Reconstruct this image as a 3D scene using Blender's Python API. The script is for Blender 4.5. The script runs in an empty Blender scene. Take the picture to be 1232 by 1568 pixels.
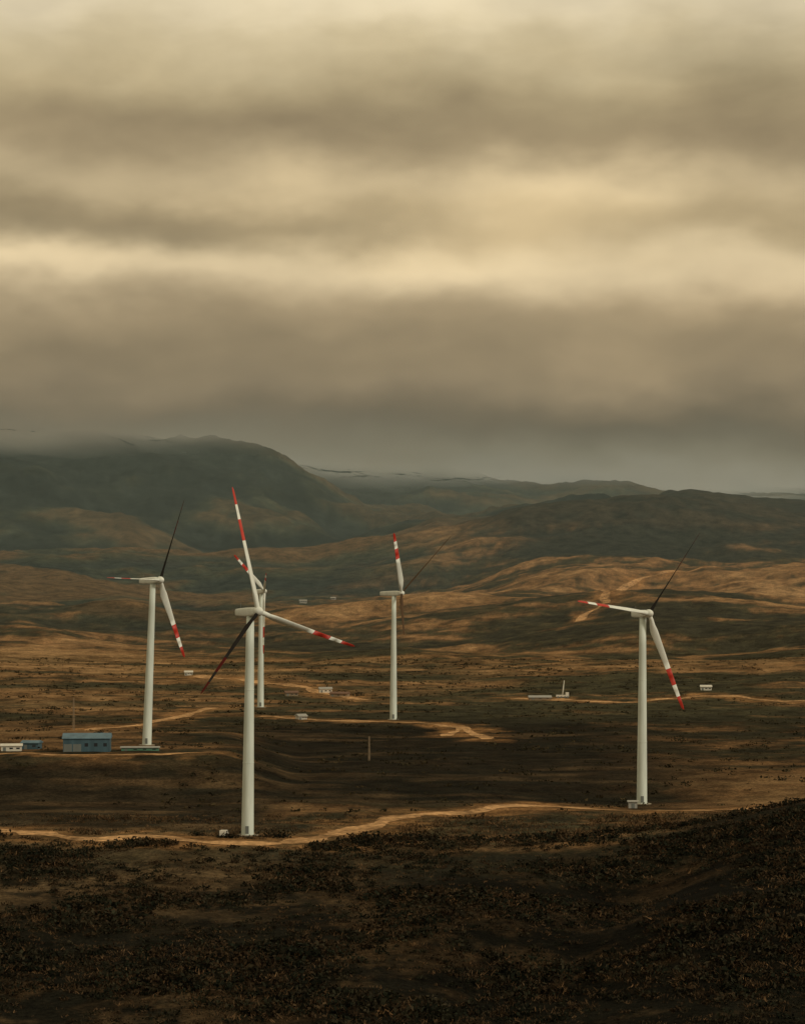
import bpy, math, random
import numpy as np
from mathutils import Vector, Matrix
random.seed(4); rng=np.random.default_rng(7)
sc=bpy.context.scene
sc.view_settings.view_transform='Standard'
try: sc.view_settings.look='None'
except Exception: pass
sc.view_settings.exposure=0
F=4000.0; CX=616.0; HY=873.0; CZ=71.0

def s2l(c):
    return tuple(((v/255)/12.92 if v/255<=0.04045 else ((v/255+0.055)/1.055)**2.4) for v in c)

# ---------------------------------------------------------------- noise
def vnoise(x,y,seed=0):
    xi=np.floor(x).astype(np.int64); yi=np.floor(y).astype(np.int64)
    fx=x-xi; fy=y-yi
    fx=fx*fx*fx*(fx*(fx*6-15)+10); fy=fy*fy*fy*(fy*(fy*6-15)+10)
    def h(a,b):
        n=(a*374761393+b*668265263+seed*974634777)&0xffffffff
        n=((n^(n>>13))*1274126177)&0xffffffff
        n=(n^(n>>16))&0xffff
        return n/65535.0
    a=h(xi,yi);b=h(xi+1,yi);c=h(xi,yi+1);d=h(xi+1,yi+1)
    return (a+(b-a)*fx)+((c+(d-c)*fx)-(a+(b-a)*fx))*fy
def fbm(x,y,s,oct=5,seed=0,gain=0.5):
    r=0;a=1;t=0;x=x/s;y=y/s
    for i in range(oct):
        r=r+a*vnoise(x+i*17.3,y-i*9.1,seed+i); t+=a; a*=gain
        x,y=(x*1.6+y*1.2),(-x*1.2+y*1.6)
    return r/t
def ridged(x,y,s,oct=5,seed=0,gain=0.5):
    r=0;a=1;t=0;x=x/s;y=y/s
    for i in range(oct):
        r=r+a*(1-np.abs(2*vnoise(x+i*7.3,y+i*3.1,seed+i)-1)); t+=a; a*=gain
        x,y=(x*1.6+y*1.2),(-x*1.2+y*1.6)
    return r/t
def sstep(a,b,x):
    t=np.clip((x-a)/(b-a),0,1); return t*t*(3-2*t)

# ---------------------------------------------------------------- terrain grid
W0=600.0
tc=np.arange(-0.165,0.1651,0.0006)
ext=0.165+np.cumsum(0.0012*1.055**np.arange(0,75))
tcol=np.concatenate([-ext[::-1],tc,ext]); NT=len(tcol)
D=[-400.0]
while D[-1]<240: D.append(D[-1]+12)
while D[-1]<1500: D.append(D[-1]+max(1.6,D[-1]*0.0032))
while D[-1]<7500: D.append(D[-1]*1.0042)
while D[-1]<16000: D.append(D[-1]*1.03)
D=np.array(D); ND=len(D)
DD,TT=np.meshgrid(D,tcol,indexing='ij')
XX=TT*(DD+W0)
PX=CX+F*XX/np.maximum(DD,60)
nearz=np.interp(D,[-400,-60,0,20,240,400,560,680,1300],[30,66,69,65,-12,-16,-5,0,0])
kpx=np.array([-2500,0,200,330,400,470,560,700,800,1000,1232,3700])
tab={1300:[1092]*12,
1600:[1040,1050,1050,1050,1050,1051,1052,1052,1050,1046,1040,1030],
2100:[990,985,992,996,998,1000,1000,994,988,978,970,965],
2700:[930,930,936,940,942,940,936,926,916,905,900,900],
3300:[880,890,895,892,888,880,868,852,842,838,838,840],
3750:[840,862,866,866,862,854,836,812,790,772,772,776],
3950:[828,852,856,856,852,846,832,804,782,763,766,770],
4300:[740,768,784,796,804,818,834,820,812,806,806,800],
4800:[620,648,656,668,674,726,792,800,796,800,800,800],
5200:[700,724,730,738,745,760,782,786,790,800,800,800],
5800:[650,680,685,690,696,702,710,720,737,754,768,770],
6300:[660,705,710,715,718,722,730,740,755,770,780,780],
7200:[650,690,700,705,712,716,720,724,726,732,742,740],
8000:[700,700,720,730,740,742,745,750,750,760,765,760],
16000:[830]*12}
tk=sorted(tab); rowsz=[]
for k in tk:
    py=np.array(tab[k],float)
    rowsz.append(CZ-(py-HY)*k/F)
rowsz=np.array(rowsz)
Z=np.zeros_like(XX)
ridx=np.clip(np.searchsorted(tk,D)-1,0,len(tk)-2)
wob=(fbm(XX,DD,900,3,301)-0.5)*260
for i in range(ND):
    if D[i]<1300: Z[i]=nearz[i]; continue
    k=ridx[i]; f=(D[i]-tk[k])/(tk[k+1]-tk[k])
    z=rowsz[k]*(1-f)+rowsz[k+1]*f
    Z[i]=np.interp(PX[i]+wob[i]*0.25*min(1,max(0,(D[i]-3800)/800)),kpx,z)
def blur0(A,n):
    k=np.hanning(n+2)[1:-1]; k/=k.sum(); P=np.pad(A,((n//2,n//2),(0,0)),mode='edge')
    out=np.zeros_like(A)
    for j,w in enumerate(k): out+=w*P[j:j+A.shape[0]]
    return out
def blur2(A,n): return blur0(blur0(A,n).T.copy(),n).T.copy()
Z[60:]=blur0(Z,9)[60:]
Z=blur0(Z.T.copy(),17).T.copy()
tm=sstep(800,885,DD)*(1-sstep(1000,1150,DD))*(1-sstep(330,470,PX))
Z+=8*tm
Z+=20*np.exp(-(((XX-138)/52)**2+((DD-650)/75)**2))
Z+=5*np.exp(-(((XX-60)/50)**2+((DD-560)/40)**2))
Z-=6*np.exp(-((XX-30-(DD-520)*0.25)/18)**2)*sstep(380,470,DD)*(1-sstep(600,670,DD))
amp=np.interp(D,[-400,200,450,660,720,1300,1800,2600,3400,4600,6000,16000],[1,2,8,3,1.8,6.0,20,38,42,80,50,40])[:,None]
wx=(fbm(XX,DD,700,3,201)-0.5)*500; wy=(fbm(XX,DD,700,3,207)-0.5)*500
n1=ridged(XX+wx,DD+wy,1000,6,3,0.45)-0.62
n2=fbm(XX,DD,240,5,11,0.45)-0.5
n3=fbm(XX,DD,24,4,23)-0.5
n4=ridged(XX*1.5,DD*0.55+Z*0.5,140,5,33,0.55)-0.62
far=sstep(1400,2600,DD)
nearcrest=np.exp(-((DD-4800)/170)**2)+np.exp(-((DD-3900)/130)**2)*sstep(600,760,PX)
topfade=(1-0.6*sstep(5300,5600,DD))*(1-0.72*np.clip(nearcrest,0,1))
Z+=amp*(far*n1*1.6*topfade+n2*(0.9+0.35*far)*(0.5+0.5*topfade))+n3*np.interp(D,[0,400,700,1500,4000],[1,2.6,1.5,2.4,4])[:,None]+n4*(sstep(2400,3200,DD)*7+sstep(3900,4500,DD)*13)
TUR=[]
def tpos(px,py,h):
    d=60*F/h; return (px-CX)/F*d, d, CZ-(py-HY)*d/F
for (px,py,h) in [(379,1279,343),(982,1231,292),(225,1141,253),(602,1102,194),(399,1083,178)]:
    x,d,z=tpos(px,py,h); TUR.append((x,d,z))
    r=np.hypot(XX-x,(DD-d)); w=1-sstep(10,60,r)
    Z=Z*(1-w)+z*w
def ground(x,y):
    i=int(np.clip(np.searchsorted(D,y)-1,0,ND-2)); f=(y-D[i])/(D[i+1]-D[i])
    t=x/(y+W0); j=int(np.clip(np.searchsorted(tcol,t)-1,0,NT-2)); g=(t-tcol[j])/(tcol[j+1]-tcol[j])
    return (Z[i,j]*(1-f)*(1-g)+Z[i+1,j]*f*(1-g)+Z[i,j+1]*(1-f)*g+Z[i+1,j+1]*f*g)
def W(px,py,z=0.0):
    d=(CZ-z)*F/(py-HY); return ((px-CX)/F*d,d)
TR={'dirt_road':([W(-260,1262),W(0,1269),W(110,1279),W(379,1288),W(500,1279),W(600,1251),W(720,1240),W(850,1231),W(982,1238),W(1105,1240),W(1200,1246)],11),
 'dirt_road.001':([W(-200,1160,8),W(0,1157,8),W(150,1157,8),W(325,1160,7)],6),
 'dirt_road.002':([W(90,1117,3),W(160,1108,3),W(230,1100,2),W(330,1084)],8),
 'dirt_road.003':([W(390,1098),W(470,1101),W(600,1106),W(690,1113),W(745,1135)],8),
 'dirt_road.004':([W(300,1044),W(400,1050),W(470,1058),W(545,1072)],13),
 'dirt_road.005':([W(785,1069),W(860,1071),W(960,1076),W(1080,1071),W(1240,1078)],10),
 'dirt_road.006':([W(680,1127),W(700,1112)],6),
 'dirt_road.007':([(150,2250),(190,2420),(175,2600),(240,2800),(330,2900),(480,2960)],9)}
def catmull(P,n=24):
    P=[P[0]]+list(P)+[P[-1]]; out=[]
    for i in range(1,len(P)-2):
        p0,p1,p2,p3=[np.array(p) for p in P[i-1:i+3]]
        for k in range(n):
            t=k/n
            out.append(0.5*((2*p1)+(-p0+p2)*t+(2*p0-5*p1+4*p2-p3)*t*t+(-p0+3*p1-3*p2+p3)*t**3))
    out.append(np.array(P[-2])); return np.array(out)
roadmask=np.zeros_like(XX)
curves={}
for nme,(P,w) in TR.items():
    C=catmull(P,24)
    C[:,0]+=(vnoise(C[:,1]*0.03,C[:,0]*0.05,9)-0.5)*6; C[:,1]+=(vnoise(C[:,0]*0.06,C[:,1]*0.0+3,19)-0.5)*14
    curves[nme]=(C,w)
    lo=np.searchsorted(D,C[:,1].min()-60); hi=np.searchsorted(D,C[:,1].max()+60)
    sx=XX[lo:hi];sy=DD[lo:hi]; dm=np.full(sx.shape,1e9)
    for k in range(0,len(C),2):
        a=C[k]; dm=np.minimum(dm,(sx-a[0])**2+((sy-a[1]))**2)
    dm=np.sqrt(dm)+ (fbm(sx,sy,14,3,77)-0.5)*26
    roadmask[lo:hi]=np.maximum(roadmask[lo:hi],1-sstep(w*0.6,w*1.6+4,dm))

# ---------------------------------------------------------------- ground colour (soil / grass / scrub cover, painted cloud shade, far haze tint)
def col(*c): return np.array(c)
scrub_shade=col(0.022,0.021,0.014); olive=col(0.052,0.049,0.027); brown=col(0.090,0.060,0.031)  # darkest tone serves scrub cover and painted cloud shadow
orange=col(0.225,0.131,0.060); straw=col(0.36,0.235,0.115); teal=col(0.034,0.045,0.041); bgreen=col(0.046,0.054,0.037)  # bluish far-slope tones hold aerial haze in the colour
def mix(A,B,f): return A*(1-f[...,None])+B*f[...,None]
cA=fbm(XX,DD,220,6,41,0.6); cB=fbm(XX,DD,45,5,51,0.6); cC=fbm(XX,DD*1.0,9,4,61,0.65)
cD=fbm(XX*0.45,DD*1.6,55,5,71,0.6)
cG=fbm(XX,DD,520,3,141,0.5)
cE=fbm(XX*0.12,DD*0.9+Z*2.0,11,3,171,0.55)
comb=0.38*cA+0.20*cB+0.14*cC+0.28*cD
comb=0.5+(comb-0.5)*1.5+(cE-0.5)*0.06+(cG-0.5)*0.22*far
ZB=blur2(Z,25); conc=np.clip((ZB-Z)/np.maximum(amp*0.10,0.6),-1.5,1.5)*far
comb=comb+conc*0.07+0.025*far
base=np.zeros(XX.shape+(3,))+orange
base=mix(base,brown,sstep(0.43,0.54,comb))
base=mix(base,olive,sstep(0.50,0.58,comb)*0.85)
base=mix(base,scrub_shade*1.5,sstep(0.56,0.66,comb)*0.85)
base=mix(base,straw,(1-sstep(0.34,0.43,comb))*0.45)
m=sstep(1180,1260,DD)*(1-sstep(1750,2150,DD)); base=mix(base,mix(base*0.85,olive*1.1,sstep(0.4,0.55,cD)*0.7),m*0.7)
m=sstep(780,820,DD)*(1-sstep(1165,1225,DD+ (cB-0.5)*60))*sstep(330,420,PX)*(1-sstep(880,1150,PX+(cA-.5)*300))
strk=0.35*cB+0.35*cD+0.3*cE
base=mix(base,mix(np.zeros_like(base)+scrub_shade*0.85,brown*1.3,sstep(0.52,0.66,strk)*0.8),m*0.94)  # dark mound: cloud shade put into the ground colour
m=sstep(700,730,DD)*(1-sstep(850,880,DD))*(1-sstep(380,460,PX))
base=mix(base,mix(np.zeros_like(base)+scrub_shade*1.1,brown*1.3,sstep(0.48,0.62,strk)),m*0.9)  # left band darkened as painted cloud shadow
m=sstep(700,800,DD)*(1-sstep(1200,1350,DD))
base=mix(base,base*0.62,m)  # whole middle band dimmed, shade multiplied into the colour
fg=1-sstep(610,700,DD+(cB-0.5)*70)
fc=mix(np.zeros_like(base)+scrub_shade*0.45,brown*0.66,(1-sstep(0.38,0.50,0.4*cB+0.35*cC+0.25*cD))*0.85)  # foreground scrub and soil with cloud shade mixed into the colour
fc=mix(fc,fc*0.42,sstep(480,760,PX+(cB-.5)*200)*0.8*sstep(470,540,DD))  # shaded part of the slope painted darker still
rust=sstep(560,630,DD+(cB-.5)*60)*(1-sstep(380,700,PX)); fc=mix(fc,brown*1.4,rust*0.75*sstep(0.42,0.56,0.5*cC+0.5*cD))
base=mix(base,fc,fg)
sp=np.exp(-(((XX-124)/52)**2+((DD-660)/80)**2)); base=mix(base,scrub_shade*0.5,sstep(0.2,0.55,sp+(cB-.5)*.4)*0.93)
ff=sstep(2250,2900,DD+(cA-0.5)*1100-np.clip((PX-330),0,900)*2.2)
cF=fbm(XX,DD,420,6,91,0.55)+conc*0.09
fm=mix(np.zeros_like(base)+bgreen*1.0,teal*0.75,sstep(0.42,0.55,cF))
fm=mix(brown*1.15+np.zeros_like(base),fm,sstep(0.36,0.46,cF))
base=mix(base,fm,ff*0.95)
mt=sstep(3700,4150,DD+(cF-.5)*800); base=mix(base,mix(teal*0.5+np.zeros_like(base),bgreen*0.8,sstep(.48,.58,1-cF)*0.8),mt*0.94)
base=mix(base,brown*0.9,mt*sstep(0.57,0.65,1-cF)*0.5)
rr=sstep(3300,3480,DD+(cA-.5)*500)*sstep(620,800,PX+(cA-.5)*200)*(1-sstep(4000,4200,DD)); base=mix(base,teal*0.5+brown*0.10,rr*0.92)
rd=roadmask*(0.35+0.65*sstep(0.4,0.6,cC))
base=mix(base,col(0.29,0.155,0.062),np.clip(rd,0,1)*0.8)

def newmesh(name,verts,faces,mat=None,smooth=False,colattr=None,parent=None):
    me=bpy.data.meshes.new(name)
    verts=np.asarray(verts,dtype=np.float32); faces=np.asarray(faces,dtype=np.int32)
    n=faces.shape[1]
    me.vertices.add(len(verts)); me.vertices.foreach_set('co',verts.ravel())
    me.loops.add(faces.size); me.loops.foreach_set('vertex_index',faces.ravel())
    me.polygons.add(len(faces)); me.polygons.foreach_set('loop_start',np.arange(0,faces.size,n,dtype=np.int32))
    try: me.polygons.foreach_set('loop_total',np.full(len(faces),n,dtype=np.int32))
    except Exception: pass
    me.update(calc_edges=True)
    if smooth: me.polygons.foreach_set('use_smooth',np.ones(len(faces),dtype=bool))
    if colattr is not None:
        a=me.color_attributes.new('cover','FLOAT_COLOR','POINT')
        a.data.foreach_set('color',np.concatenate([colattr,np.ones((len(colattr),1))],1).astype(np.float32).ravel())
    ob=bpy.data.objects.new(name,me); sc.collection.objects.link(ob)
    if mat: me.materials.append(mat)
    if parent: ob.parent=parent
    return ob

def N(nt,t,**kw):
    n=nt.nodes.new(t)
    for k,v in kw.items(): setattr(n,k,v)
    return n
def terrain_mat(name,attr=True,const=None,s1=0.9,bump=0.6,fog=False,c1=(0.4,1.65),c2=(0.45,1.55),s2=0.06):
    m=bpy.data.materials.new(name); m.use_nodes=True; nt=m.node_tree; b=nt.nodes['Principled BSDF']
    b.inputs['Roughness'].default_value=1; b.inputs['Specular IOR Level'].default_value=0.03
    tc=N(nt,'ShaderNodeTexCoord')
    no=N(nt,'ShaderNodeTexNoise'); no.inputs['Scale'].default_value=s1; no.inputs['Detail'].default_value=5; no.inputs['Roughness'].default_value=0.7
    nt.links.new(tc.outputs['Object'],no.inputs['Vector'])
    n2=N(nt,'ShaderNodeTexNoise'); n2.inputs['Scale'].default_value=s2; n2.inputs['Detail'].default_value=6; n2.inputs['Roughness'].default_value=0.72
    nt.links.new(tc.outputs['Object'],n2.inputs['Vector'])
    mr=N(nt,'ShaderNodeMapRange'); mr.inputs[1].default_value=0.33; mr.inputs[2].default_value=0.67; mr.inputs[3].default_value=c1[0]; mr.inputs[4].default_value=c1[1]
    nt.links.new(no.outputs['Fac'],mr.inputs[0])
    m2=N(nt,'ShaderNodeMapRange'); m2.inputs[1].default_value=0.35; m2.inputs[2].default_value=0.65; m2.inputs[3].default_value=c2[0]; m2.inputs[4].default_value=c2[1]
    nt.links.new(n2.outputs['Fac'],m2.inputs[0])
    mu=N(nt,'ShaderNodeMath',operation='MULTIPLY'); nt.links.new(mr.outputs[0],mu.inputs[0]); nt.links.new(m2.outputs[0],mu.inputs[1])
    sc_=N(nt,'ShaderNodeVectorMath',operation='SCALE')
    if attr:
        at=N(nt,'ShaderNodeVertexColor'); at.layer_name='cover'; nt.links.new(at.outputs['Color'],sc_.inputs[0])
    else: sc_.inputs[0].default_value=const
    nt.links.new(mu.outputs[0],sc_.inputs['Scale']); nt.links.new(sc_.outputs[0],b.inputs['Base Color'])
    if bump:
        bp=N(nt,'ShaderNodeBump'); bp.inputs['Strength'].default_value=bump; bp.inputs['Distance'].default_value=1.5
        nt.links.new(no.outputs['Fac'],bp.inputs['Height']); nt.links.new(bp.outputs[0],b.inputs['Normal'])
    if fog:
        # peaks dissolve into the cloud base (world height)
        sx=N(nt,'ShaderNodeSeparateXYZ'); nt.links.new(tc.outputs['Object'],sx.inputs[0])
        mp=N(nt,'ShaderNodeMapping'); mp.inputs['Scale'].default_value=(0.0022,0.0004,0.006); nt.links.new(tc.outputs['Object'],mp.inputs[0])
        nn=N(nt,'ShaderNodeTexNoise'); nn.inputs['Scale'].default_value=1; nn.inputs['Detail'].default_value=3; nt.links.new(mp.outputs[0],nn.inputs['Vector'])
        def MM(op,a,b_):
            q=N(nt,'ShaderNodeMath',operation=op)
            for i,v in enumerate((a,b_)):
                if isinstance(v,(int,float)): q.inputs[i].default_value=v
                else: nt.links.new(v,q.inputs[i])
            return q.outputs[0]
        zz=MM('ADD',sx.outputs[2],MM('MULTIPLY',MM('SUBTRACT',nn.outputs['Fac'],0.5),110))
        zz=MM('ADD',zz,MM('MULTIPLY',MM('SUBTRACT',sx.outputs[1],4800),0.014))
        fr=N(nt,'ShaderNodeMapRange'); fr.interpolation_type='SMOOTHSTEP'; fr.inputs[1].default_value=250; fr.inputs[2].default_value=330
        nt.links.new(zz,fr.inputs[0])
        tr=N(nt,'ShaderNodeBsdfTransparent'); mx=N(nt,'ShaderNodeMixShader')
        nt.links.new(fr.outputs[0],mx.inputs[0]); nt.links.new(b.outputs[0],mx.inputs[1]); nt.links.new(tr.outputs[0],mx.inputs[2])
        nt.links.new(mx.outputs[0],nt.nodes['Material Output'].inputs['Surface'])
    return m
mt_ground=terrain_mat('dry_grass_and_scrub')
mt_far=terrain_mat('misty_mountain_scrub',fog=True,s1=0.04,s2=0.009,c1=(0.6,1.5),c2=(0.55,1.45),bump=0)
V=np.stack([XX,DD,Z],-1).reshape(-1,3)
split=int(np.searchsorted(D,3950))
def gridobj(name,i0,i1,mat):
    ii,jj=np.meshgrid(np.arange(i1-i0-1),np.arange(NT-1),indexing='ij')
    a=(ii*NT+jj).ravel(); Fq=np.stack([a,a+1,a+NT+1,a+NT],1)
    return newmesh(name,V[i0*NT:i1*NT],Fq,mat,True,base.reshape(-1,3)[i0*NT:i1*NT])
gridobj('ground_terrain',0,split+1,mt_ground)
gridobj('mountain_range',split,ND,mt_far)

mt_road=terrain_mat('dirt_track',False,(0.40,0.24,0.115),0.5,0.3)
for nme,(C,w) in curves.items():
    Tn=np.gradient(C,axis=0); Tn/=np.linalg.norm(Tn,axis=1)[:,None]+1e-9
    Nn=np.stack([-Tn[:,1],Tn[:,0]],1); vs=[];K=5
    for i,c in enumerate(C):
        wob_=w*(0.30+0.14*math.sin(i*0.37)+0.10*random.random())
        for k in range(K):
            p=c+Nn[i]*wob_*(k/(K-1)*2-1); vs.append((p[0],p[1],ground(p[0],p[1])+0.12))
    fs=[(i*K+k,i*K+k+1,(i+1)*K+k+1,(i+1)*K+k) for i in range(len(C)-1) for k in range(K-1)]
    newmesh(nme,vs,fs,mt_road,True)

# ---------------------------------------------------------------- scrub
def leaf_mat():
    m=bpy.data.materials.new('scrub_leaves'); m.use_nodes=True; nt=m.node_tree; b=nt.nodes['Principled BSDF']
    b.inputs['Roughness'].default_value=0.9; b.inputs['Specular IOR Level'].default_value=0.05
    at=N(nt,'ShaderNodeVertexColor'); at.layer_name='cover'; nt.links.new(at.outputs['Color'],b.inputs['Base Color']); return m
lm=leaf_mat()
roadpts=np.concatenate([c[0][::3] for c in curves.values()])
def offroad(x,d): return np.min(np.hypot(roadpts[:,0]-x,roadpts[:,1]-d))>9
def scatter(name,n,d0,d1,smin,smax,leaves,pal,latx=0.19,grass=False,lsz=(0.12,0.26),thr=0.2):
    vs=[];cs=[];k=0
    while k<n:
        d=math.sqrt(random.uniform(d0*d0,d1*d1)); x=random.uniform(-latx*d-30,latx*d+30)
        cl=float(vnoise(np.array([x/22.]),np.array([d/22.]),5)[0])
        if random.random()>cl*1.5-thr: continue
        k+=1
        if not offroad(x,d): continue
        z=ground(x,d); s=random.uniform(smin,smax)*(0.6+cl); c=np.array(random.choice(pal))*random.uniform(0.5,1.5)
        if grass:
            B0=rng.normal(size=(leaves,2))*s*0.7
            P0=np.stack([B0[:,0]+x,B0[:,1]+d,np.full(leaves,z-0.1)],1)
            ln=rng.normal(size=(leaves,2))*0.6*s; tip=P0+np.stack([ln[:,0],ln[:,1],s*rng.uniform(0.3,0.9,leaves)],1)
            wd=np.stack([np.full(leaves,s*0.09),rng.normal(size=leaves)*s*0.05,rng.normal(size=leaves)*s*0.03],1)
            q=np.stack([P0-wd,P0+wd,tip+wd*0.3,tip-wd*0.3],1)
        else:
            P=rng.normal(size=(leaves,3)); P/=np.linalg.norm(P,axis=1)[:,None]; P*=rng.uniform(0.3,1,(leaves,1)); P[:,2]=np.abs(P[:,2])*0.7; P[:,0]*=random.uniform(1,1.6)
            P=P*s+np.array([x,d,z-0.05*s])
            A=rng.normal(size=(leaves,3)); A/=np.linalg.norm(A,axis=1)[:,None]; B=rng.normal(size=(leaves,3)); B-=A*(A*B).sum(1)[:,None]; B/=np.linalg.norm(B,axis=1)[:,None]
            l=s*rng.uniform(lsz[0],lsz[1],(leaves,1))
            q=np.stack([P-A*l,P-B*l*0.5,P+A*l,P+B*l*0.6],1)
        vs.append(q.reshape(-1,3)); cs.append(np.repeat(c[None]*rng.uniform(0.5,1.5,(leaves,1)),4,axis=0))
    v=np.concatenate(vs); c=np.concatenate(cs); f=np.arange(len(v)).reshape(-1,4)
    newmesh(name,v,f,lm,False,c)
scatter('scrub_vegetation',9500,400,700,0.4,2.3,34,[(0.011,0.013,0.008),(0.017,0.017,0.010),(0.026,0.022,0.013),(0.036,0.024,0.013)],thr=0.05)
scatter('dry_grass_tussocks',20000,400,760,0.3,1.0,9,[(0.08,0.05,0.026),(0.06,0.038,0.02),(0.03,0.023,0.013),(0.13,0.078,0.038)],grass=True,thr=-0.15)
scatter('distant_scrub_vegetation',5000,700,1900,0.5,1.5,12,[(0.035,0.03,0.016),(0.045,0.034,0.017),(0.03,0.027,0.015)],lsz=(0.2,0.4))

# ---------------------------------------------------------------- paint materials
def paint(name,c,rough=0.5,var=0.12,scale=0.6,spec=0.4):
    m=bpy.data.materials.new(name); m.use_nodes=True; nt=m.node_tree; b=nt.nodes['Principled BSDF']
    b.inputs['Roughness'].default_value=rough; b.inputs['Specular IOR Level'].default_value=spec
    tcn=N(nt,'ShaderNodeTexCoord'); mp=N(nt,'ShaderNodeMapping'); mp.inputs['Scale'].default_value=(1,1,0.15)
    no=N(nt,'ShaderNodeTexNoise'); no.inputs['Scale'].default_value=scale; no.inputs['Detail'].default_value=5
    nt.links.new(tcn.outputs['Object'],mp.inputs[0]); nt.links.new(mp.outputs[0],no.inputs['Vector'])
    mr=N(nt,'ShaderNodeMapRange'); mr.inputs[1].default_value=0.3; mr.inputs[2].default_value=0.7; mr.inputs[3].default_value=1-var; mr.inputs[4].default_value=1+var*0.4
    nt.links.new(no.outputs['Fac'],mr.inputs[0]); s=N(nt,'ShaderNodeVectorMath',operation='SCALE'); s.inputs[0].default_value=c
    nt.links.new(mr.outputs[0],s.inputs['Scale']); nt.links.new(s.outputs[0],b.inputs['Base Color']); return m
white=paint('tower_white_paint',(0.68,0.76,0.70),var=0.2); red=paint('blade_red_paint',(0.50,0.035,0.02))
bwhite=paint('blade_white_gelcoat',(0.80,0.84,0.78)); dgrey=paint('shaded_blade_grey',(0.022,0.02,0.018),1.0,spec=0.05); dred=paint('shaded_blade_red',(0.07,0.012,0.01),1.0,spec=0.05)  # dark grey and dark red: shade on edge-on blades, painted in
tgrey=paint('shaded_blade_brown',(0.10,0.065,0.04),1.0,spec=0.05)  # brown blades also carry their shading as colour
concrete=paint('concrete',(0.26,0.22,0.16),0.9); door_m=paint('steel_door',(0.16,0.18,0.17)); gm=paint('green_steel',(0.10,0.24,0.16))

def loft(rings,cap=True):
    n=len(rings[0]); vs=[v for r in rings for v in r]; fs=[]
    for i in range(len(rings)-1):
        for k in range(n):
            fs.append((i*n+k,i*n+(k+1)%n,(i+1)*n+(k+1)%n,(i+1)*n+k))
    return vs,fs
def pymesh(name,vs,fs,mats,midx=None,smooth=True,parent=None):
    me=bpy.data.meshes.new(name); me.from_pydata([tuple(v) for v in vs],[],fs)
    for m in mats: me.materials.append(m)
    if midx: 
        for p,i in zip(me.polygons,midx): p.material_index=i
    for p in me.polygons: p.use_smooth=smooth and len(p.vertices)<=4
    me.update(); ob=bpy.data.objects.new(name,me); sc.collection.objects.link(ob)
    if parent: ob.parent=parent
    return ob
def revolve(prof,axis_o,ax,n=28):
    ax=Vector(ax).normalized(); u=ax.orthogonal().normalized(); v=ax.cross(u)
    rings=[[Vector(axis_o)+ax*h+(u*math.cos(a)+v*math.sin(a))*r for a in [2*math.pi*k/n for k in range(n)]] for h,r in prof]
    vs,fs=loft(rings); fs.append(tuple(range(n))[::-1]); fs.append(tuple(range((len(rings)-1)*n,len(rings)*n))); return vs,fs
def blade(name,root,dirv,R,axis,pitch,mats,parent,cs=1.0):
    d=Vector(dirv).normalized(); ch=Vector(axis).cross(d)
    if ch.length<0.1: ch=Vector((1,0,0)).cross(d)
    ch.normalize(); th=d.cross(ch)
    fr=[0,0.03,0.07,0.12,0.18,0.24,0.32,0.42,0.50,0.57,0.57,0.65,0.74,0.74,0.80,0.86,0.86,0.92,0.97,0.992,1.0]
    rings=[];n=16
    for i,f in enumerate(fr):
        chord=np.interp(f,[0,0.07,0.18,0.24,0.5,0.8,0.97,1],[1.3,1.3,2.4,2.3,1.7,1.25,0.85,0.25])*(cs if f>0.08 else min(1,cs+0.2))
        tk_=np.interp(f,[0,0.07,0.18,0.5,1],[1.0,1.0,0.34,0.24,0.18])
        tw=pitch+math.radians(np.interp(f,[0,0.1,0.3,1],[16,14,8,0])); cc=math.cos(tw); ss=math.sin(tw)
        u=ch*cc+th*ss; v=th*cc-ch*ss
        rg=[]
        for k in range(n):
            a=2*math.pi*k/n; x=math.cos(a); y=math.sin(a)
            air=(0.6+0.4*min(1,(x+1)/1.2)) if f>0.1 else 1
            off=0.18*chord if f>0.1 else 0
            rg.append(Vector(root)+d*(f*R)+u*(x*chord/2-off)+v*(y*chord*tk_/2*air))
        rings.append(rg)
    vs,fs=loft(rings); mi=[]
    for i in range(len(rings)-1):
        f=(fr[i]+fr[i+1])/2; isred=(0.57<f<0.74) or f>0.86
        mi+= [1 if isred else 0]*n
    fs.append(tuple(range((len(rings)-1)*n,len(rings)*n))); mi.append(1)
    pymesh(name,vs,fs,mats,mi,True,parent)
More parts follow.
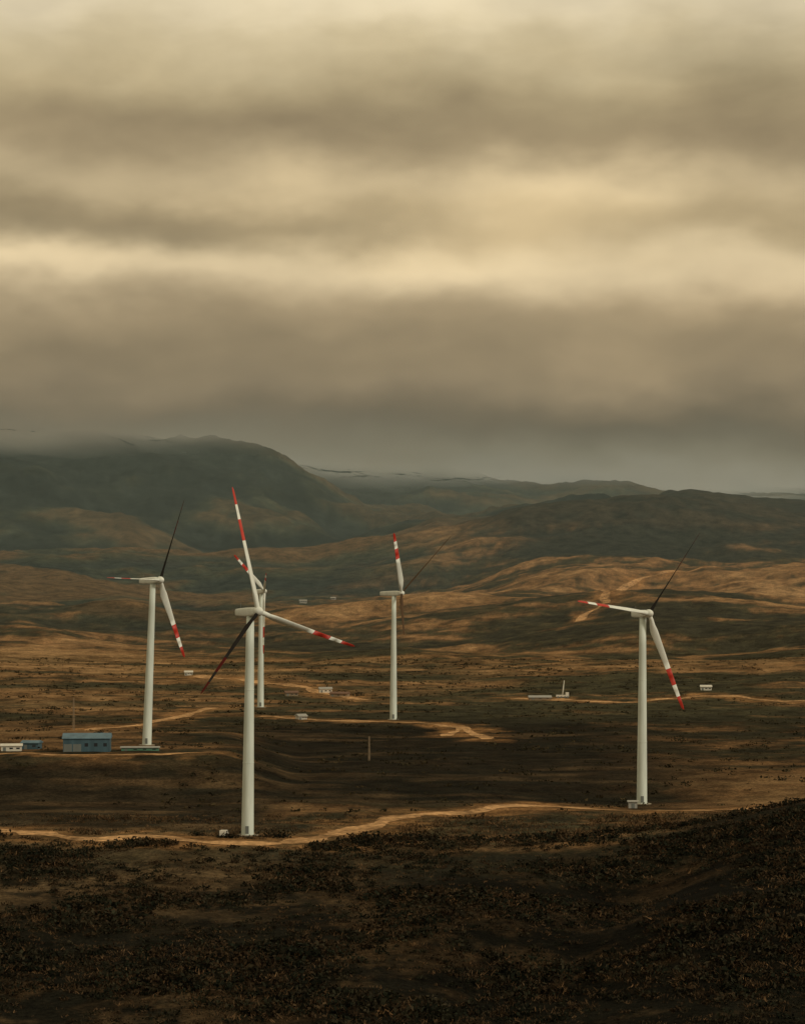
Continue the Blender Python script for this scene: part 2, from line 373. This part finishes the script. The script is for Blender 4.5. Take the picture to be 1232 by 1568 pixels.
def turbine(pos,hub_off,axis,blades,name='wind_turbine',nl=9.0,k=1.0,lean=0):
    e=bpy.data.objects.new(name,None); sc.collection.objects.link(e); e.location=pos; e.empty_display_size=5
    ax=Vector(axis).normalized(); H=58.6
    prof=[(-1.5,1.68)]+[(s,1.68-(1.68-1.02)*s/H) for s in (0,10,20,30,40,50,58.6)]
    vs,fs=revolve(prof,(0,0,0),(0,0,1),40)
    for v in vs: v.x+=lean*v.z/H
    pymesh('tower',vs,fs,[white],None,True,e)
    for s in (0.1,19.5,39,58.4):
        r=1.68-0.66*s/H; vs,fs=revolve([(s-0.1,r+0.02),(s-0.08,r+0.06),(s+0.08,r+0.06),(s+0.1,r+0.02)],(lean*s/H,0,0),(0,0,1),40); pymesh('flange',vs,fs,[white],None,False,e)
    vs,fs=revolve([(-1.2,3.0),(0.12,3.0),(0.2,2.8)],(0,0,0),(0,0,1),24); pymesh('foundation',vs,fs,[concrete],None,False,e)
    pymesh('door',[(-0.45,-1.77,0.6),(0.45,-1.77,0.6),(0.45,-1.73,2.6),(-0.45,-1.73,2.6),(-0.45,-1.4,0.6),(0.45,-1.4,0.6),(0.45,-1.4,2.6),(-0.45,-1.4,2.6)],
       [(0,1,2,3),(1,5,6,2),(5,4,7,6),(4,0,3,7),(3,2,6,7),(0,4,5,1)],[door_m],None,False,e)
    up=Vector((0,0,1)); sd=ax.cross(up).normalized()
    top=Vector((lean,0,H+1.2))
    rings=[]
    for s,w,h,dz in [(-nl*0.62,0.6,0.65,0.25),(-nl*0.60,0.85,0.9,0.15),(-nl*0.45,1.05,1.1,0.05),(-nl*0.1,1.15,1.25,0),(nl*0.12,1.15,1.2,0),(nl*0.24,1.0,1.0,0),(nl*0.26,0.85,0.85,0)]:
        rg=[]
        for q in range(20):
            a=2*math.pi*q/20; c=math.cos(a); s2=math.sin(a)
            rg.append(top+ax*s+sd*(math.copysign(abs(c)**0.45,c)*w)+up*(math.copysign(abs(s2)**0.45,s2)*h+dz))
        rings.append(rg)
    vs,fs=loft(rings); n=20; fs.append(tuple(range(n))[::-1]); fs.append(tuple(range((len(rings)-1)*n,len(rings)*n)))
    pymesh('nacelle',vs,fs,[bwhite],None,True,e)
    vs,fs=revolve([(0,0.06),(1.6,0.05)],top-ax*nl*0.45+up*1.1,(0,0,1),8); pymesh('wind_vane',vs,fs,[door_m],None,True,e)
    hc=top+ax*(nl*0.26+1.05)
    vs,fs=revolve([(-1.0,0.8),(-0.95,1.1),(-0.4,1.3),(0.4,1.25),(1.0,0.95),(1.4,0.5),(1.6,0.12)],hc,ax,24)
    pymesh('hub',vs,fs,[bwhite],None,True,e)
    for i,(v,Rr,pitch,dark,cs) in enumerate(blades):
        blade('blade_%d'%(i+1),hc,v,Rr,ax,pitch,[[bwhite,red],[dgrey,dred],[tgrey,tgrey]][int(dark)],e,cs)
    return e
def bv(dx,dz,px_scale,sgn,R=None):
    x=dx*px_scale; z=dz*px_scale; R=R or 33.0
    y=math.sqrt(max(0.0,R*R-x*x-z*z))*sgn
    return (x,y,z),math.sqrt(x*x+y*y+z*z)
rad=math.radians
def BL(specs,h,hubR=33.0):
    s=60.0/h; out=[]
    for dx,dz,sg,pitch,dark,cs in specs:
        v,R=bv(dx,dz,s,sg,hubR); out.append((v,R,rad(pitch),dark,cs))
    return out
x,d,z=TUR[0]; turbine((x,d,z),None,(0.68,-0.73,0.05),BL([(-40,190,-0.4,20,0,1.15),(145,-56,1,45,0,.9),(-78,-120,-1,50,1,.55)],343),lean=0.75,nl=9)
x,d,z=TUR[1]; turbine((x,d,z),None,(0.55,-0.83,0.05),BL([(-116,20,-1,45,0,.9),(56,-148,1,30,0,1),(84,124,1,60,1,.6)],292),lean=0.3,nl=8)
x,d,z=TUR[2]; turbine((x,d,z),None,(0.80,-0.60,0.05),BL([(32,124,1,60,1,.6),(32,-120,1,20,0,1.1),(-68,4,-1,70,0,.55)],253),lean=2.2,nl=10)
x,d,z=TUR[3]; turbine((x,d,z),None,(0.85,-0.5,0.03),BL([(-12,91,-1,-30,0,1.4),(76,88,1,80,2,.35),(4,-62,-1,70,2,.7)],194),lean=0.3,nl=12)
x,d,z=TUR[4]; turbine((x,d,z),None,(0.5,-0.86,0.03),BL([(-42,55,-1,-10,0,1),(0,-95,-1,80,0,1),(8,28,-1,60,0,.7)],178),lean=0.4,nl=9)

# ---------------------------------------------------------------- buildings
def box(name,x0,x1,y0,y1,z0,z1,mat,parent):
    vs=[(x0,y0,z0),(x1,y0,z0),(x1,y1,z0),(x0,y1,z0),(x0,y0,z1),(x1,y0,z1),(x1,y1,z1),(x0,y1,z1)]
    return pymesh(name,vs,[(0,3,2,1),(4,5,6,7),(0,1,5,4),(1,2,6,5),(2,3,7,6),(3,0,4,7)],[mat],None,False,parent)
def house(name,px,py,zg,w,dp,h,rh,wall,roof,rot=0,doors=1,wins=2,doorw=1.0,z=None):
    x,y=W(px,py,zg); return house_at(name,x,y,w,dp,h,rh,wall,roof,rot,doors,wins,doorw)
glass=paint('window_glass',(0.03,0.035,0.04),0.15)
def house_at(name,x,y,w,dp,h,rh,wall,roof,rot=0,doors=1,wins=2,doorw=1.0):
    e=bpy.data.objects.new(name,None); sc.collection.objects.link(e)
    zs=[ground(x+a,y+b) for a in (-w/2,w/2) for b in (-dp/2,dp/2)]
    e.location=(x,y,max(zs)-0.1); e.rotation_euler[2]=rad(rot)
    box('walls',-w/2,w/2,-dp/2,dp/2,-3.0,h,wall,e)
    o=0.4
    vs=[(-w/2-o,-dp/2-o,h-0.02),(w/2+o,-dp/2-o,h-0.02),(w/2+o,dp/2+o,h-0.02),(-w/2-o,dp/2+o,h-0.02),
        (-w/2-o,-dp/2-o,h+0.2),(w/2+o,-dp/2-o,h+0.2),(w/2+o,dp/2+o,h+0.2),(-w/2-o,dp/2+o,h+0.2),(-w/2-o,0,h+0.2+rh),(w/2+o,0,h+0.2+rh)]
    pymesh('roof',vs,[(0,3,2,1),(0,1,5,4),(2,3,7,6),(1,2,6,9,5),(3,0,4,8,7),(4,5,9,8),(6,7,8,9)],[roof],None,False,e)
    n=doors+wins
    for i in range(n):
        cx=-w/2+w*(i+0.5)/n
        if i<doors: box('door_%d'%i,cx-doorw/2,cx+doorw/2,-dp/2-0.05,-dp/2+0.05,0,min(h*0.75,2.1+doorw*0.25),door_m,e)
        else: box('window_%d'%i,cx-0.6,cx+0.6,-dp/2-0.04,-dp/2+0.05,h*0.42,h*0.42+min(1.2,h*0.3),glass,e)
    return e
bluew=paint('blue_sheet_metal',(0.055,0.11,0.14),0.6,0.3); bluer=paint('blue_roof_sheet',(0.09,0.17,0.22),0.55,0.3)
wh=paint('whitewashed_wall',(0.62,0.6,0.52),0.8); gry=paint('grey_roof',(0.33,0.33,0.3),0.7); tan=paint('tan_render',(0.25,0.19,0.12),0.8); trf=paint('tile_roof',(0.16,0.09,0.055),0.8)
house('blue_metal_shed',134,1151,8,16,12,4.6,1.5,bluew,bluer,4,2,3,2.8)
house('small_blue_shed',49,1147,8,6,5,2.2,0.7,bluew,bluer,-8,1,1)
house('white_cabin',18,1150,8,7,4,1.8,0.6,wh,wh,6,1,2)
house('substation_cabin',215,1149,8,13,4,1.1,0.25,gm,gry,3,1,3)
house('transformer_kiosk',968,1230,-1,2.6,2.2,2.0,0.3,gry,gry,0,1,0)
for (px,py,w,h,wm,rm,r) in [(289,1042,5,1.8,wh,wh,5),(446,1068,7,1.6,tan,trf,10),(498,1063,7,2.2,wh,gry,8),(520,1069,10,1.6,tan,trf,-12),(461,1102,4,1.5,wh,gry,20),(1080,1065,6,1.8,wh,wh,-3),(826,1071,12,1.0,tan,gry,2)]:
    house('farm_house',px,py,0,w,6,h,0.9,wm,rm,r,1,2)
for (px,D0,w) in [(464,2900,8),(510,2950,5)]:
    house_at('farm_house',(px-CX)/F*D0,D0,w,7,2.0,1.0,gry,gry,random.uniform(-10,10),1,3)

def mast(name,px,py,zg,H,r=0.6):
    x,y=W(px,py,zg); e=bpy.data.objects.new(name,None); sc.collection.objects.link(e); e.location=(x,y,ground(x,y))
    vs=[];fs=[]
    def bar(a,b,t=0.07):
        v,f=revolve([(0,t),((Vector(b)-Vector(a)).length,t)],a,Vector(b)-Vector(a),5); o=len(vs); vs.extend(v); fs.extend([tuple(i+o for i in q) for q in f])
    pts=[(r*math.cos(a),r*math.sin(a)) for a in (0.5,2.6,4.7)]; n=int(H/2)
    for i in range(3):
        p=pts[i];q=pts[(i+1)%3]; bar((p[0],p[1],-0.5),(p[0]*.5,p[1]*.5,H),0.1)
        for k in range(n):
            f0=1-0.5*k/n; f1=1-0.5*(k+1)/n
            bar((p[0]*f0,p[1]*f0,k*H/n),(q[0]*f1,q[1]*f1,(k+1)*H/n),0.05)
    pymesh('lattice',vs,fs,[tan],None,False,e)
mast('lattice_mast',113,1116,3,15,0.5); mast('lattice_mast',565,1165,0,9,0.4)

x,y=W(862,1071); e=bpy.data.objects.new('mobile_crane',None); sc.collection.objects.link(e); e.location=(x,y,ground(x,y)+0.1); 
box('chassis',-4,3,-1.2,1.2,0.7,1.7,wh,e); box('cab',1.2,3.0,-1.1,1.1,1.703,3.1,wh,e)
for i,wx_ in enumerate((-3,-1.2,0.8,2.3)):
    for j,wy_ in enumerate((-1.25,0.95)):
        vs,fs=revolve([(0,0.55),(0.3,0.55)],(wx_,wy_,0.55),(0,1,0),14); pymesh('wheel_%d_%d'%(i,j),vs,fs,[door_m],None,False,e)
vs,fs=revolve([(0,0.4),(5,0.3),(5.02,0.22),(8,0.2)],(-0.5,0,1.7),(0.12,0,1),8); pymesh('boom',vs,fs,[wh],None,True,e)
x,y=W(343,1281); e=bpy.data.objects.new('parked_van',None); sc.collection.objects.link(e); e.location=(x,y,ground(x,y)+0.1); e.rotation_euler[2]=rad(82); e.scale=(.9,.9,.85)
side=[(-2.2,0.4),(2.2,0.4),(2.25,1.0),(1.5,1.2),(0.9,1.95),(-2.1,2.0),(-2.25,1.2)]
vs=[(a,-0.9,b) for a,b in side]+[(a,0.9,b) for a,b in side]; n=len(side)
fs=[tuple(range(n)),tuple(range(n,2*n))[::-1]]+[(k,k+n,(k+1)%n+n,(k+1)%n) for k in range(n)]
pymesh('body',vs,fs,[wh],None,False,e)
for i,wx_ in enumerate((-1.4,1.4)):
    for j,wy_ in enumerate((-0.95,0.75)):
        v,f=revolve([(0,0.36),(0.2,0.36)],(wx_,wy_,0.36),(0,1,0),14); pymesh('wheel_%d_%d'%(i,j),v,f,[door_m],None,False,e)
box('side_window_l',-1.0,0.8,-0.92,-0.89,1.25,1.75,glass,e); box('side_window_r',-1.0,0.8,0.89,0.92,1.25,1.75,glass,e)

# ---------------------------------------------------------------- haze (real volume over the far valley)
m=bpy.data.materials.new('haze_air'); m.use_nodes=True; nt=m.node_tree; nt.nodes.clear()
o=N(nt,'ShaderNodeOutputMaterial'); v=N(nt,'ShaderNodeVolumeScatter'); v.inputs['Density'].default_value=8.5e-5; v.inputs['Color'].default_value=(0.58,0.77,0.78,1)
nt.links.new(v.outputs[0],o.inputs['Volume'])
box('haze',-9000,9000,1900,15000,-300,400,m,None)

# ---------------------------------------------------------------- world: overcast
w=bpy.data.worlds.new('World'); sc.world=w; w.use_nodes=True; nt=w.node_tree; nt.nodes.clear()
L=nt.links.new
out=N(nt,'ShaderNodeOutputWorld')
SE=rad(30); SAZ=rad(126)
sky=N(nt,'ShaderNodeTexSky'); sky.sky_type='NISHITA'; sky.sun_disc=False; sky.sun_elevation=SE; sky.sun_rotation=SAZ
bg1=N(nt,'ShaderNodeBackground'); bg1.inputs[1].default_value=0.08; L(sky.outputs[0],bg1.inputs[0])
tcw=N(nt,'ShaderNodeTexCoord'); sp_=N(nt,'ShaderNodeSeparateXYZ'); L(tcw.outputs['Generated'],sp_.inputs[0])
def M(op,a,b=None,c=None,clamp=False):
    n=N(nt,'ShaderNodeMath',operation=op); n.use_clamp=clamp
    for i,v in enumerate((a,b,c)):
        if v is None: continue
        if isinstance(v,(int,float)): n.inputs[i].default_value=v
        else: L(v,n.inputs[i])
    return n.outputs[0]
az=M('MULTIPLY',M('ARCTAN2',sp_.outputs[0],sp_.outputs[1]),57.2958)
el=M('MULTIPLY',M('ARCSINE',sp_.outputs[2]),57.2958)
def cnoise(sx,sy,off,detail=4,rough=0.5,dist=0):
    c=N(nt,'ShaderNodeCombineXYZ'); L(M('MULTIPLY',az,sx),c.inputs[0]); L(M('MULTIPLY',el,sy),c.inputs[1]); c.inputs[2].default_value=off
    n=N(nt,'ShaderNodeTexNoise'); n.inputs['Scale'].default_value=1; n.inputs['Detail'].default_value=detail; n.inputs['Roughness'].default_value=rough; n.inputs['Distortion'].default_value=dist
    L(c.outputs[0],n.inputs['Vector']); return M('SUBTRACT',n.outputs['Fac'],0.5)
nW=cnoise(0.38,0.7,3.3,4,0.45); nW2=cnoise(0.4,0.6,9.7,3)
elw=M('ADD',el,M('MULTIPLY',nW,1.8)); azw=M('ADD',az,M('MULTIPLY',nW2,5))
def elv(py): return math.degrees(math.atan((HY-py)/F))
def azv(px): return math.degrees(math.atan((px-CX)/F))
ramp=N(nt,'ShaderNodeValToRGB'); cr=ramp.color_ramp; cr.interpolation='CARDINAL'
L(M('DIVIDE',elw,14.0,clamp=True),ramp.inputs[0])
stops=[(873,(82,86,80)),(760,(104,103,92)),(705,(108,102,85)),(645,(106,93,72)),(585,(136,119,91)),(525,(146,128,97)),(470,(172,152,117)),(410,(204,184,145)),(345,(176,156,118)),(280,(188,168,130)),(200,(164,145,110)),(120,(184,166,128)),(50,(204,187,150)),(0,(217,201,167)),(-100,(190,175,143))]
while len(cr.elements)<len(stops): cr.elements.new(0.5)
for e_,(py,c) in zip(cr.elements,stops): e_.position=max(0,min(1,elv(py)/14.0))
for e_,(py,c) in zip(cr.elements,stops): e_.color=(*s2l(c),1)
tot=None
for (px,py,sx,sy,a_) in [(880,300,190,42,.55),(670,392,190,38,.36),(780,345,170,40,.15),(40,408,210,22,.40),(180,350,280,32,-.36),(480,205,330,45,-.16),(1150,200,150,120,-.18),(560,0,220,50,.22),(960,552,90,26,.26),(150,530,260,60,-.10),(980,645,320,30,-.24),(1150,420,160,50,.22),(430,285,80,28,.28),(1100,735,300,22,.34),(60,130,60,30,.12)]:
    gx=M('DIVIDE',M('SUBTRACT',azw,azv(px)),sx/F*57.3); gy=M('DIVIDE',M('SUBTRACT',elw,elv(py)),sy/F*57.3)
    q=M('ADD',M('MULTIPLY',gx,gx),M('MULTIPLY',gy,gy)); g=M('MULTIPLY',M('EXPONENT',M('MULTIPLY',q,-0.6)),a_)
    tot=g if tot is None else M('ADD',tot,g)
det=M('ADD',M('MULTIPLY',cnoise(0.28,0.75,1.1,4,0.5,0.5),0.36),M('MULTIPLY',cnoise(0.9,1.4,5.5,3,0.45),0.2))
fac=M('ADD',M('ADD',1.01,tot),det)
vs_=N(nt,'ShaderNodeVectorMath',operation='SCALE'); L(ramp.outputs[0],vs_.inputs[0]); L(fac,vs_.inputs['Scale'])
bg2=N(nt,'ShaderNodeBackground'); bg2.inputs[1].default_value=1.0; L(vs_.outputs[0],bg2.inputs[0])
mx=N(nt,'ShaderNodeMixShader'); mx.inputs[0].default_value=0.97; L(bg1.outputs[0],mx.inputs[1]); L(bg2.outputs[0],mx.inputs[2]); L(mx.outputs[0],out.inputs[0])

sl=bpy.data.lights.new('sun','SUN'); sl.energy=1.4; sl.angle=rad(10); sl.color=(1,0.89,0.72)
so=bpy.data.objects.new('sun',sl); sc.collection.objects.link(so)
dv=Vector((math.sin(SAZ)*math.cos(SE),math.cos(SAZ)*math.cos(SE),math.sin(SE)))
so.rotation_euler=dv.to_track_quat('Z','Y').to_euler(); so.location=(0,0,300)

cam=bpy.data.cameras.new('camera'); co=bpy.data.objects.new('camera',cam); sc.collection.objects.link(co)
co.location=(0,0,CZ); co.rotation_euler=(rad(90),0,0); cam.sensor_width=36; cam.lens=F/1568*36; cam.shift_y=(873-784)/1568; cam.clip_start=0.5; cam.clip_end=40000
sc.camera=co
